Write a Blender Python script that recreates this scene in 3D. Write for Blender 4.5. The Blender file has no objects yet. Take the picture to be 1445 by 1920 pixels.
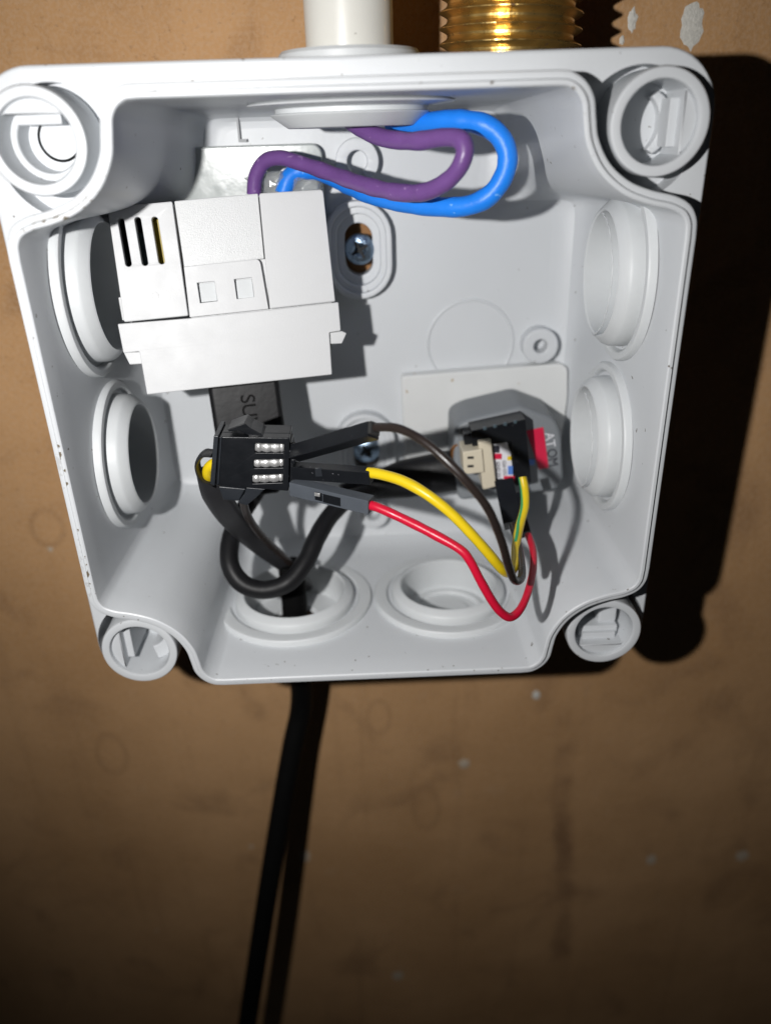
import bpy, bmesh, math, random
from mathutils import Vector, Matrix, noise
random.seed(7)
S = bpy.context.scene
C = S.collection
PI = math.pi
MM = 0.001


def V(p):
    """box millimetres (u right, v up, w out of the wall) -> world metres"""
    return Vector((p[0] * MM, -p[2] * MM, p[1] * MM))


# ------------------------------------------------------------------ camera
cam_d = bpy.data.cameras.new('camera')
cam = bpy.data.objects.new('camera', cam_d)
C.objects.link(cam)
R = (Matrix.Rotation(math.radians(-26.1), 3, 'X') @ Matrix.Rotation(math.radians(-0.8), 3, 'Y')
     @ Matrix.Rotation(math.radians(-2.2), 3, 'Z'))
B2W = Matrix(((1, 0, 0), (0, 0, -1), (0, 1, 0)))
M = (B2W @ R).to_4x4()
M.translation = V((1.5, 44.5, 124.8))
cam.matrix_world = M
cam_d.sensor_fit = 'VERTICAL'
cam_d.sensor_height = 24.0
cam_d.lens = 24.0 * 1450 / 1920
cam_d.clip_start = 0.01
cam_d.clip_end = 20
cam_d.dof.use_dof = True
cam_d.dof.focus_distance = 0.136
cam_d.dof.aperture_fstop = 7.0
S.camera = cam

# ------------------------------------------------------------------ light: the phone's own flash, dim room
world = bpy.data.worlds.new('World')
S.world = world
world.use_nodes = True
world.node_tree.nodes['Background'].inputs['Color'].default_value = (0.75, 0.85, 1.0, 1)
world.node_tree.nodes['Background'].inputs['Strength'].default_value = 0.006
fl = bpy.data.lights.new('phone_flash', 'SPOT')
fl.energy = 1.17
fl.color = (1.0, 0.985, 0.97)
fl.shadow_soft_size = 0.0017
fl.spot_size = math.radians(108)
fl.spot_blend = 1.0
flo = bpy.data.objects.new('phone_flash', fl)
C.objects.link(flo)
flo.location = V((-43.5, 49.0, 125))
aim = V((-4, -12, -52))
flo.rotation_euler = (aim - flo.location).to_track_quat('-Z', 'Y').to_euler()
S.view_settings.view_transform = 'Standard'
S.view_settings.look = 'None'
S.view_settings.exposure = 0
S.view_settings.gamma = 1
S.cycles.max_bounces = 14
S.cycles.diffuse_bounces = 8
S.cycles.transmission_bounces = 10


# ------------------------------------------------------------------ materials
def mat(name, col, rough=0.45, metal=0.0, var=0.04, vscale=300, bump=0.0, bscale=2500, coat=0.0, trans=0.0,
        ior=1.46, spec=0.5, speck=None, sss=0.0):
    m = bpy.data.materials.new(name)
    m.use_nodes = True
    nt = m.node_tree
    N, L = nt.nodes, nt.links
    b = N['Principled BSDF']
    tc = N.new('ShaderNodeTexCoord')
    n1 = N.new('ShaderNodeTexNoise')
    n1.inputs['Scale'].default_value = vscale
    n1.inputs['Detail'].default_value = 4
    L.new(tc.outputs['Object'], n1.inputs['Vector'])
    mix = N.new('ShaderNodeMix')
    mix.data_type = 'RGBA'
    mix.inputs[6].default_value = tuple(max(0, c * (1 - var)) for c in col) + (1,)
    mix.inputs[7].default_value = tuple(min(1, c * (1 + var)) for c in col) + (1,)
    L.new(n1.outputs['Fac'], mix.inputs[0])
    out = mix.outputs[2]
    if speck:
        n3 = N.new('ShaderNodeTexNoise')
        n3.inputs['Scale'].default_value = speck[0]
        n3.inputs['Detail'].default_value = 2
        L.new(tc.outputs['Object'], n3.inputs['Vector'])
        mr = N.new('ShaderNodeMapRange')
        mr.inputs['From Min'].default_value = speck[1]
        mr.inputs['From Max'].default_value = speck[1] + 0.03
        L.new(n3.outputs['Fac'], mr.inputs['Value'])
        mx = N.new('ShaderNodeMix')
        mx.data_type = 'RGBA'
        mx.inputs[7].default_value = speck[2] + (1,)
        L.new(mr.outputs['Result'], mx.inputs[0])
        L.new(out, mx.inputs[6])
        out = mx.outputs[2]
    L.new(out, b.inputs['Base Color'])
    rr = N.new('ShaderNodeMapRange')
    rr.inputs['To Min'].default_value = max(0.02, rough - 0.08)
    rr.inputs['To Max'].default_value = min(1, rough + 0.1)
    L.new(n1.outputs['Fac'], rr.inputs['Value'])
    L.new(rr.outputs['Result'], b.inputs['Roughness'])
    b.inputs['Metallic'].default_value = metal
    b.inputs['Coat Weight'].default_value = coat
    b.inputs['Coat Roughness'].default_value = 0.12
    b.inputs['Transmission Weight'].default_value = trans
    b.inputs['IOR'].default_value = ior
    b.inputs['Specular IOR Level'].default_value = spec
    if sss:
        b.inputs['Subsurface Weight'].default_value = sss
        b.inputs['Subsurface Radius'].default_value = (0.0012, 0.0012, 0.0012)
        b.inputs['Subsurface Scale'].default_value = 1
    if bump:
        n2 = N.new('ShaderNodeTexNoise')
        n2.inputs['Scale'].default_value = bscale
        n2.inputs['Detail'].default_value = 3
        L.new(tc.outputs['Object'], n2.inputs['Vector'])
        bp = N.new('ShaderNodeBump')
        bp.inputs['Strength'].default_value = bump
        bp.inputs['Distance'].default_value = 0.0002
        L.new(n2.outputs['Fac'], bp.inputs['Height'])
        L.new(bp.outputs['Normal'], b.inputs['Normal'])
    return m


M_BOX = mat('box_plastic', (0.595, 0.615, 0.635), 0.40, var=0.03, vscale=60, bump=0.10, bscale=900,
            speck=(800, 0.735, (0.14, 0.12, 0.10)))
M_COLLAR = mat('membrane_plastic', (0.60, 0.62, 0.63), 0.45, var=0.03, bump=0.12, bscale=900)
M_WHITE = mat('module_plastic', (0.56, 0.567, 0.575), 0.44, var=0.012, bump=0.10, bscale=3500,
              speck=(500, 0.79, (0.3, 0.27, 0.22)))
M_LABEL = mat('textured_plastic', (0.57, 0.58, 0.585), 0.36, var=0.01, bump=0.25, bscale=5200)
M_PLATE = mat('tray_plastic', (0.68, 0.69, 0.685), 0.3, var=0.03, bump=0.08, speck=(420, 0.72, (0.45, 0.36, 0.24)))
M_LETTER_SHADE = mat('letter_recess_shade', (0.30, 0.31, 0.32), 0.5)  # darker than the box plastic: recess shade painted onto the raised letter
M_TRAY = mat('glossy_tray_plastic', (0.42, 0.45, 0.44), 0.2, var=0.04, bump=0.4, bscale=200)
M_PIPE = mat('pvc_pipe', (0.70, 0.69, 0.64), 0.3, var=0.02, bump=0.05, bscale=700, speck=(380, 0.76, (0.12, 0.10, 0.08)))
M_BLUE = mat('blue_insulation', (0.012, 0.21, 0.80), 0.42, var=0.12, bump=0.3, bscale=1100, speck=(620, 0.69, (0.12, 0.36, 0.86)))
M_PURPLE = mat('purple_insulation', (0.150, 0.066, 0.235), 0.38, var=0.14, bump=0.3, bscale=1100, speck=(620, 0.68, (0.27, 0.16, 0.36)))
M_YELLOW = mat('yellow_insulation', (0.72, 0.52, 0.01), 0.33, var=0.05, bump=0.1)
M_GREEN = mat('green_stripe', (0.03, 0.33, 0.12), 0.35)
M_RED = mat('red_insulation', (0.56, 0.008, 0.035), 0.3, var=0.06, bump=0.1)
M_BLACKW = mat('black_insulation', (0.022, 0.016, 0.014), 0.28, var=0.2, bump=0.1)
M_BLACK = mat('black_nylon', (0.008, 0.009, 0.011), 0.30, var=0.25, bump=0.15, bscale=1600, spec=0.35, speck=(1500, 0.735, (0.14, 0.14, 0.15)))
M_GREYH = mat('greyish_nylon', (0.018, 0.021, 0.026), 0.36, var=0.2, bump=0.15)
M_LGREYH = mat('light_greyish_nylon', (0.075, 0.085, 0.10), 0.38, var=0.15, bump=0.2)
M_RUBBER = mat('black_rubber', (0.007, 0.007, 0.008), 0.46, var=0.2, bump=0.15, bscale=900, spec=0.3)
M_SHRINK = mat('heat_shrink', (0.020, 0.020, 0.022), 0.34, var=0.2, bump=0.2, bscale=600)
M_JACKET = mat('cable_jacket', (0.003, 0.003, 0.003), 0.7, var=0.2, spec=0.15)
M_TIN = mat('tinned_contact', (0.92, 0.91, 0.90), 0.34, 0.8, var=0.1, bump=0.5, bscale=1500)
M_ZINC = mat('zinc_screw', (0.36, 0.48, 0.62), 0.28, 1.0, var=0.25, vscale=900, bump=0.4)
M_GREY = mat('grey_housing', (0.20, 0.215, 0.23), 0.5, var=0.04, bump=0.1)
M_CREAM = mat('cream_nylon', (0.60, 0.54, 0.42), 0.4, var=0.04, bump=0.1)
M_HOLE = mat('dark_recess', (0.02, 0.02, 0.02), 0.8)
M_SRED = mat('sticker_red', (0.62, 0.015, 0.06), 0.35)
M_SWHITE = mat('sticker_white', (0.72, 0.72, 0.76), 0.35)
M_SINK = mat('sticker_ink', (0.03, 0.03, 0.04), 0.4)
M_SBLUE = mat('sticker_blue', (0.10, 0.22, 0.60), 0.35)
M_COPPER = mat('copper_strand', (0.75, 0.33, 0.12), 0.3, 1.0)
M_PCB = mat('yellow_component', (0.36, 0.27, 0.015), 0.45)
M_DARKGREY = mat('dark_blue_grey_part', (0.05, 0.075, 0.09), 0.4)
M_PAINT = mat('dried_white_paint', (0.68, 0.66, 0.60), 0.7, var=0.25, vscale=1200, bump=1.0, bscale=1800)
M_BRASS = mat('brass', (0.66, 0.46, 0.17), 0.28, 0.92, var=0.22, vscale=420, bump=0.35, bscale=900,
              speck=(520, 0.68, (0.50, 0.33, 0.22)))
M_GLUE = mat('hot_glue', (0.93, 0.95, 0.93), 0.06, trans=0.85, ior=1.40, var=0.01, bump=1.0, bscale=700)
M_CHALK = mat('old_scuff', (0.55, 0.45, 0.34), 0.7, var=0.25, vscale=1200)
M_CHIP = mat('brown_dust', (0.30, 0.15, 0.06), 0.8, var=0.3)


RINGS = [((-79.09, -118.76, -52)[0] * MM, (-79.09, -118.76, -52)[1] * MM, .0042, .0075), ((13.78, -146.03, -52)[0] * MM, (13.78, -146.03, -52)[1] * MM, .0042, .0085),
         ((0.40, -108.86, -52)[0] * MM, (0.40, -108.86, -52)[1] * MM, .003, .006), ((-81.38, -42.97, -52)[0] * MM, (-81.38, -42.97, -52)[1] * MM, .004, .005)]


def wall_material():
    m = bpy.data.materials.new('brown_board')
    m.use_nodes = True
    nt = m.node_tree
    N, L = nt.nodes, nt.links
    b = N['Principled BSDF']
    tc = N.new('ShaderNodeTexCoord')

    def nz(scale, det=4, rough=0.55, vec=None, dist=0.0):
        n = N.new('ShaderNodeTexNoise')
        n.inputs['Scale'].default_value = scale
        n.inputs['Detail'].default_value = det
        n.inputs['Roughness'].default_value = rough
        n.inputs['Distortion'].default_value = dist
        L.new(vec if vec else tc.outputs['Object'], n.inputs['Vector'])
        return n.outputs['Fac']

    def ramp(src, a, c):
        r = N.new('ShaderNodeMapRange')
        r.interpolation_type = 'SMOOTHSTEP'
        r.inputs['From Min'].default_value = a
        r.inputs['From Max'].default_value = c
        L.new(src, r.inputs['Value'])
        return r.outputs['Result']

    def mixc(fac, a, c, scale=None):
        x = N.new('ShaderNodeMix')
        x.data_type = 'RGBA'
        if scale is not None:
            mu = N.new('ShaderNodeMath')
            mu.operation = 'MULTIPLY'
            mu.inputs[1].default_value = scale
            L.new(fac, mu.inputs[0])
            fac = mu.outputs[0]
        L.new(fac, x.inputs[0])
        for i, s in ((6, a), (7, c)):
            if isinstance(s, tuple):
                x.inputs[i].default_value = s + (1,)
            else:
                L.new(s, x.inputs[i])
        return x.outputs[2]
    base = mixc(ramp(nz(14, 5), 0.3, 0.7), (0.455, 0.252, 0.107), (0.60, 0.35, 0.165))
    base = mixc(ramp(nz(38, 6, dist=0.6), 0.52, 0.72), base, (0.27, 0.145, 0.065), 0.55)      # damp blotches
    base = mixc(ramp(nz(95, 5), 0.60, 0.78), base, (0.52, 0.35, 0.21), 0.4)                 # scuffs
    mp = N.new('ShaderNodeMapping')
    mp.inputs['Scale'].default_value = (150, 1, 14)
    L.new(tc.outputs['Object'], mp.inputs['Vector'])
    base = mixc(ramp(nz(1, 3, vec=mp.outputs[0]), 0.52, 0.85), base, (0.25, 0.13, 0.055), 0.4)   # vertical fibres
    # irregular dark crease running down the board, right of centre
    sep = N.new('ShaderNodeSeparateXYZ')
    L.new(tc.outputs['Object'], sep.inputs[0])

    def math_(op, a, c, d=None):
        x = N.new('ShaderNodeMath')
        x.operation = op
        for i, s in enumerate((a, c)):
            if isinstance(s, (int, float)):
                x.inputs[i].default_value = s
            else:
                L.new(s, x.inputs[i])
        return x.outputs[0]
    wob = math_('MULTIPLY', math_('SUBTRACT', nz(26, 4), 0.5), 0.022)
    xline = math_('ADD', math_('MULTIPLY', math_('ADD', sep.outputs[2], 0.10), -0.075), 0.0535)
    d = math_('ABSOLUTE', math_('SUBTRACT', math_('ADD', sep.outputs[0], wob), xline), 0)
    crease = math_('SUBTRACT', 1.0, ramp(d, 0.001, 0.0055))
    lim = math_('MULTIPLY', math_('SUBTRACT', 1.0, ramp(sep.outputs[2], -0.125, -0.10)), ramp(sep.outputs[2], -0.235, -0.215))
    crease = math_('MULTIPLY', math_('MULTIPLY', crease, lim), ramp(nz(45, 3), 0.3, 0.6))
    base = mixc(crease, base, (0.12, 0.05, 0.02), 0.6)
    def ring(cx, cz, rx, rz, w=0.16):
        dx = math_('MULTIPLY', math_('SUBTRACT', math_('ADD', sep.outputs[0], math_('MULTIPLY', wob, .25)), cx), 1 / rx)
        dz = math_('MULTIPLY', math_('SUBTRACT', sep.outputs[2], cz), 1 / rz)
        rad = math_('SQRT', math_('ADD', math_('MULTIPLY', dx, dx), math_('MULTIPLY', dz, dz)), 0)
        e = math_('ABSOLUTE', math_('SUBTRACT', rad, 1.0), 0)
        return math_('SUBTRACT', 1.0, ramp(e, 0.0, w * 2))
    for px in RINGS:
        base = mixc(math_('MULTIPLY', ring(*px), nz(60, 3)), base, (0.20, 0.10, 0.04), 0.5)
    # small pale flecks
    base = mixc(ramp(nz(160, 1), 0.77, 0.80), base, (0.6, 0.55, 0.47), 0.6)
    base = mixc(ramp(nz(1300, 3), 0.42, 0.62), base, (0.58, 0.40, 0.26), 0.30)
    base = mixc(ramp(nz(700, 5, 0.7), 0.55, 0.72), base, (0.22, 0.12, 0.055), 0.45)
    mp2 = N.new('ShaderNodeMapping')
    mp2.inputs['Scale'].default_value = (700, 1, 60)
    mp2.inputs['Rotation'].default_value = (0, 0.35, 0)
    L.new(tc.outputs['Object'], mp2.inputs['Vector'])
    base = mixc(ramp(nz(1, 4, vec=mp2.outputs[0]), 0.66, 0.78), base, (0.60, 0.45, 0.31), 0.35)      # fine scratches
    L.new(base, b.inputs['Base Color'])
    b.inputs['Roughness'].default_value = 0.72
    b.inputs['Specular IOR Level'].default_value = 0.3
    bp = N.new('ShaderNodeBump')
    bp.inputs['Strength'].default_value = 0.8
    bp.inputs['Distance'].default_value = 0.0004
    h = math_('ADD', math_('MULTIPLY', nz(900, 4), 0.5), math_('MULTIPLY', nz(60, 5), 1.6))
    L.new(h, bp.inputs['Height'])
    L.new(bp.outputs['Normal'], b.inputs['Normal'])
    return m


M_WALL = wall_material()


def rim_material():
    """Box plastic whose lip carries grime, densest low on the left side."""
    m = M_BOX.copy()
    m.name = 'box_plastic_grimy_rim'
    nt = m.node_tree
    N, L = nt.nodes, nt.links
    b = N['Principled BSDF']
    src = b.inputs['Base Color'].links[0].from_socket
    tc = N.new('ShaderNodeTexCoord')
    n = N.new('ShaderNodeTexNoise')
    n.inputs['Scale'].default_value = 900
    n.inputs['Detail'].default_value = 5
    L.new(tc.outputs['Object'], n.inputs['Vector'])
    n2 = N.new('ShaderNodeTexNoise')
    n2.inputs['Scale'].default_value = 38
    n2.inputs['Detail'].default_value = 1
    L.new(tc.outputs['Object'], n2.inputs['Vector'])
    add = N.new('ShaderNodeMath')
    add.operation = 'ADD'
    L.new(n.outputs['Fac'], add.inputs[0])
    L.new(n2.outputs['Fac'], add.inputs[1])
    sep = N.new('ShaderNodeSeparateXYZ')
    L.new(tc.outputs['Object'], sep.inputs[0])
    def band(sock, a, c):
        q = N.new('ShaderNodeMapRange')
        q.interpolation_type = 'SMOOTHSTEP'
        q.inputs['From Min'].default_value = a
        q.inputs['From Max'].default_value = c
        L.new(sock, q.inputs['Value'])
        return q.outputs[0]

    def mul(a, c):
        q = N.new('ShaderNodeMath')
        q.operation = 'MULTIPLY'
        L.new(a, q.inputs[0])
        if isinstance(c, float):
            q.inputs[1].default_value = c
        else:
            L.new(c, q.inputs[1])
        return q.outputs[0]
    side = mul(mul(band(sep.outputs[0], -.0497, -.0502), band(sep.outputs[2], .012, -.004)), band(sep.outputs[2], -.034, -.026))
    add2 = N.new('ShaderNodeMath')
    add2.operation = 'ADD'
    L.new(add.outputs[0], add2.inputs[0])
    L.new(mul(side, 0.29), add2.inputs[1])
    add = add2
    r = N.new('ShaderNodeMapRange')
    r.interpolation_type = 'SMOOTHSTEP'
    r.inputs['From Min'].default_value = 1.25
    r.inputs['From Max'].default_value = 1.34
    L.new(add.outputs[0], r.inputs['Value'])
    my = N.new('ShaderNodeMapRange')      # only the very front edge (world -Y)
    my.inputs['From Min'].default_value = -0.0548
    my.inputs['From Max'].default_value = -0.0552
    L.new(sep.outputs[1], my.inputs['Value'])
    mu = N.new('ShaderNodeMath')
    mu.operation = 'MULTIPLY'
    L.new(r.outputs[0], mu.inputs[0])
    L.new(my.outputs[0], mu.inputs[1])
    mx = N.new('ShaderNodeMix')
    mx.data_type = 'RGBA'
    L.new(mu.outputs[0], mx.inputs[0])
    L.new(src, mx.inputs[6])
    mx.inputs[7].default_value = (0.15, 0.12, 0.08, 1)
    L.new(mx.outputs[2], b.inputs['Base Color'])
    return m


M_RIM = rim_material()

# ------------------------------------------------------------------ helpers
I3 = (Vector((1, 0, 0)), Vector((0, 1, 0)), Vector((0, 0, 1)))


class Frame:
    """local millimetre frame (x right, y up, z toward the viewer) inside the box frame"""
    def __init__(s, o=(0, 0, 0), x=(1, 0, 0), y=(0, 1, 0), z=None):
        s.o = Vector(o)
        s.x = Vector(x).normalized()
        s.y = (Vector(y) - s.x * Vector(y).dot(s.x)).normalized()
        s.z = s.x.cross(s.y)

    def __call__(s, p):
        return s.o + s.x * p[0] + s.y * p[1] + s.z * p[2]


BOX = Frame()


def thing(name, label, cat, at, group=None):
    o = bpy.data.objects.new(name, None)
    C.objects.link(o)
    o.location = V(at)
    o.empty_display_size = 0.005
    o['label'] = label
    o['category'] = cat
    if group:
        o['group'] = group
    o['_o'] = list(V(at))
    return o


def link(name, me, m, parent=None, origin=None, smooth=35, label=None):
    """me holds world-metre coordinates; put origin at the parent's origin or at `origin`"""
    if parent is not None:
        org = Vector(parent.get('_abs', parent.get('_o')))
    else:
        org = V(origin) if origin is not None else Vector((0, 0, 0))
    me.transform(Matrix.Translation(-org))
    if m is not None:
        me.materials.clear()
        me.materials.append(m)
    if smooth:
        me.polygons.foreach_set('use_smooth', [True] * len(me.polygons))
        me.set_sharp_from_angle(angle=math.radians(smooth))
    o = bpy.data.objects.new(name, me)
    C.objects.link(o)
    if smooth and smooth <= 40 and len(me.polygons) < 6000:
        wn = o.modifiers.new('weighted_normals', 'WEIGHTED_NORMAL')
        wn.keep_sharp = True
    if parent is not None:
        o.parent = parent
    else:
        o.location = org
    o['_o'] = list(org)
    if label:
        o['label'] = label
    return o


def from_bm(bm):
    me = bpy.data.meshes.new('m')
    bmesh.ops.recalc_face_normals(bm, faces=bm.faces)
    bm.to_mesh(me)
    bm.free()
    return me


def raw(verts, faces, fr=BOX):
    bm = bmesh.new()
    vs = [bm.verts.new(V(fr(v))) for v in verts]
    for f in faces:
        try:
            bm.faces.new([vs[i] for i in f])
        except ValueError:
            pass
    return from_bm(bm)


def box(x0, x1, y0, y1, z0, z1, fr=BOX, bev=0.25, seg=2):
    bm = bmesh.new()
    bmesh.ops.create_cube(bm, size=1)
    for v in bm.verts:
        v.co = Vector(((x0 + x1) / 2 + v.co.x * (x1 - x0), (y0 + y1) / 2 + v.co.y * (y1 - y0), (z0 + z1) / 2 + v.co.z * (z1 - z0)))
    if bev:
        bmesh.ops.bevel(bm, geom=list(bm.edges), offset=bev, segments=seg, affect='EDGES', profile=0.5)
    for v in bm.verts:
        v.co = V(fr(v.co))
    return from_bm(bm)


def merge(*mes):
    bm = bmesh.new()
    for me in mes:
        bm.from_mesh(me)
        bpy.data.meshes.remove(me)
    me = bpy.data.meshes.new('m')
    bm.to_mesh(me)
    bm.free()
    return me


def plate(loops, z0, z1, fr=BOX, bev=0.2, bseg=2):
    """2D outlines (first outer, others holes) filled and extruded from z0 to z1 with rounded edges"""
    cu = bpy.data.curves.new('c', 'CURVE')
    cu.dimensions = '2D'
    cu.fill_mode = 'BOTH'
    cu.extrude = max(0.01, (z1 - z0) / 2 - bev)
    cu.bevel_depth = bev
    cu.bevel_resolution = bseg
    cu.offset = -bev
    for lp in loops:
        sp = cu.splines.new('POLY')
        sp.points.add(len(lp) - 1)
        for i, p in enumerate(lp):
            sp.points[i].co = (p[0], p[1], 0, 1)
        sp.use_cyclic_u = True
    o = bpy.data.objects.new('c', cu)
    me = bpy.data.meshes.new_from_object(o)
    bpy.data.objects.remove(o)
    bpy.data.curves.remove(cu)
    bm = bmesh.new()
    bm.from_mesh(me)
    bpy.data.meshes.remove(me)
    bmesh.ops.remove_doubles(bm, verts=bm.verts, dist=0.002)
    zc = (z0 + z1) / 2
    for v in bm.verts:
        v.co = V(fr((v.co.x, v.co.y, v.co.z + zc)))
    return from_bm(bm)


def rrect(x0, x1, y0, y1, r, n=8):
    rs = r if isinstance(r, (tuple, list)) else (r,) * 4      # TR TL BL BR
    P = []
    for (cx, cy, a0), rr in zip((((x1, y1, 0)), (x0, y1, 90), (x0, y0, 180), (x1, y0, 270)), rs):
        sx = -1 if cx == x1 else 1
        sy = -1 if cy == y1 else 1
        if rr <= 0.001:
            P.append((cx, cy))
            continue
        for k in range(n + 1):
            a = math.radians(a0 + 90 * k / n)
            P.append((cx + sx * rr + rr * math.cos(a), cy + sy * rr + rr * math.sin(a)))
    return P


def rpoly(pts, r, n=5):
    """polygon with rounded corners"""
    out = []
    N = len(pts)
    for i in range(N):
        p = Vector(pts[i][:2])
        a = Vector(pts[i - 1][:2]) - p
        b = Vector(pts[(i + 1) % N][:2]) - p
        rr = min(r if not isinstance(r, (list, tuple)) else r[i], a.length * 0.45, b.length * 0.45)
        if rr < 0.01:
            out.append(tuple(p))
            continue
        p0 = p + a.normalized() * rr
        p1 = p + b.normalized() * rr
        for k in range(n + 1):
            t = k / n
            q = p0 * (1 - t) ** 2 + p * 2 * t * (1 - t) + p1 * t * t
            out.append(tuple(q))
    return out


def circ(cx, cy, r, n=48, ry=None, a0=0, a1=360):
    ry = ry or r
    full = abs(a1 - a0) >= 360
    return [(cx + r * math.cos(math.radians(a0 + (a1 - a0) * k / (n if full else n - 1))),
             cy + ry * math.sin(math.radians(a0 + (a1 - a0) * k / (n if full else n - 1)))) for k in range(n)]


def stadium(cx, cy, r, h, n=14):
    P = [(cx + r * math.cos(PI * k / n), cy + (h - r) + r * math.sin(PI * k / n)) for k in range(n + 1)]
    P += [(cx - r * math.cos(PI * k / n), cy - (h - r) - r * math.sin(PI * k / n)) for k in range(n + 1)]
    return P


def lathe(prof, o, axis, n=64, closed=False, jitter=0.0):
    """profile [(r, t)] revolved about axis through o"""
    ax = Vector(axis).normalized()
    t = Vector((0, 0, 1)) if abs(ax.z) < 0.9 else Vector((1, 0, 0))
    e1 = ax.cross(t).normalized()
    e2 = ax.cross(e1)
    bm = bmesh.new()
    rings = []
    for r, h in prof:
        if r < 1e-4:
            rings.append([bm.verts.new(V(Vector(o) + ax * h))])
        else:
            rings.append([bm.verts.new(V(Vector(o) + ax * h + (e1 * math.cos(2 * PI * k / n) + e2 * math.sin(2 * PI * k / n)) * (r + (jitter * noise.noise(Vector((k * 0.7, r, h))) if jitter else 0))))
                          for k in range(n)])
    pairs = list(zip(rings, rings[1:]))
    if closed:
        pairs.append((rings[-1], rings[0]))
    for a, b in pairs:
        for k in range(n):
            k2 = (k + 1) % n
            if len(a) == 1 and len(b) == 1:
                break
            if len(a) == 1:
                bm.faces.new((a[0], b[k], b[k2]))
            elif len(b) == 1:
                bm.faces.new((a[k], b[0], a[k2]))
            else:
                bm.faces.new((a[k], b[k], b[k2], a[k2]))
    return from_bm(bm)


def catmull(P, sub=10):
    P = [Vector(p) for p in P]
    Q = [P[0] * 2 - P[1]] + P + [P[-1] * 2 - P[-2]]
    out = []
    for i in range(1, len(Q) - 2):
        a, b, c, d = Q[i - 1:i + 3]
        for k in range(sub):
            t = k / sub
            out.append(0.5 * ((2 * b) + (c - a) * t + (2 * a - 5 * b + 4 * c - d) * t * t + (3 * b - a - 3 * c + d) * t ** 3))
    out.append(P[-1])
    return out


def sweep(P, rad, n=20, sub=10, flat=None, smooth=True, up=None, wob=0.0, ang=None):
    """tube along points; rad number or list per control point; flat = (wide, thin) factor; ang=(a0,a1) for a strip"""
    pts = catmull(P, sub) if smooth else [Vector(p) for p in P]
    m = len(pts)

    def rr(i):
        if isinstance(rad, (int, float)):
            return rad
        t = i / (m - 1) * (len(rad) - 1)
        j = min(int(t), len(rad) - 2)
        return rad[j] * (1 - (t - j)) + rad[j + 1] * (t - j)
    tan = [(pts[min(i + 1, m - 1)] - pts[max(i - 1, 0)]).normalized() for i in range(m)]
    nrm = Vector(up) if up else Vector((0, 0, 1))
    bm = bmesh.new()
    rings = []
    for i in range(m):
        nrm = (nrm - tan[i] * nrm.dot(tan[i])).normalized()
        if up:
            nrm = (Vector(up) - tan[i] * Vector(up).dot(tan[i])).normalized()
        bi = tan[i].cross(nrm)
        r = rr(i)
        if wob:
            r *= 1 + wob * noise.noise(pts[i] * 0.45)
        fw, ft = flat if flat else (1, 1)
        ring = []
        for k in range(n):
            a = 2 * PI * k / n
            if ang:
                a = math.radians(ang[0] + (ang[1] - ang[0]) * k / (n - 1))
            ring.append(bm.verts.new(V(pts[i] + bi * (math.cos(a) * r * fw) + nrm * (math.sin(a) * r * ft))))
        rings.append(ring)
    last = n if not ang else n - 1
    for a, b in zip(rings, rings[1:]):
        for k in range(last):
            bm.faces.new((a[k], a[(k + 1) % n], b[(k + 1) % n], b[k]))
    if not ang:
        bm.faces.new(rings[0][::-1])
        bm.faces.new(rings[-1])
    return from_bm(bm)


def text(s, fr, size, z, depth=0.05, sx=1.0):
    cu = bpy.data.curves.new('t', 'FONT')
    cu.body = s
    cu.size = size
    cu.extrude = depth
    cu.align_x = 'CENTER'
    cu.align_y = 'CENTER'
    o = bpy.data.objects.new('t', cu)
    me = bpy.data.meshes.new_from_object(o)
    bpy.data.objects.remove(o)
    for v in me.vertices:
        v.co = V(fr((v.co.x * sx, v.co.y, v.co.z + z)))
    return me


def boolean(me, cutters, op='DIFFERENCE'):
    o = bpy.data.objects.new('b', me)
    C.objects.link(o)
    cs = []
    for c in cutters:
        k = bpy.data.objects.new('k', c)
        C.objects.link(k)
        cs.append(k)
        md = o.modifiers.new('x', 'BOOLEAN')
        md.object = k
        md.operation = op
        md.solver = 'EXACT'
    dg = bpy.context.evaluated_depsgraph_get()
    out = bpy.data.meshes.new_from_object(o.evaluated_get(dg))
    for k in [o] + cs:
        d = k.data
        bpy.data.objects.remove(k)
        bpy.data.meshes.remove(d)
    return out


def bar(a, b, w, h, roll=0, bev=0.25):
    """bevelled bar from a to b; returns (mesh, frame) with x along the bar"""
    a, b = Vector(a), Vector(b)
    x = b - a
    y = Vector((0, 0, 1)).cross(x).normalized()
    y = Matrix.Rotation(math.radians(roll), 3, x.normalized()) @ y
    fr = Frame(a, x, y)
    return box(0, x.length, -w / 2, w / 2, -h / 2, h / 2, fr, bev), fr


# ------------------------------------------------------------------ wall
wall = link('wall', raw([(-900, -900, -52), (900, -900, -52), (900, 700, -52), (-900, 700, -52)], [(0, 1, 2, 3)]), M_WALL, smooth=0, origin=(0, 0, -52))
wall['kind'] = 'structure'


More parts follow.
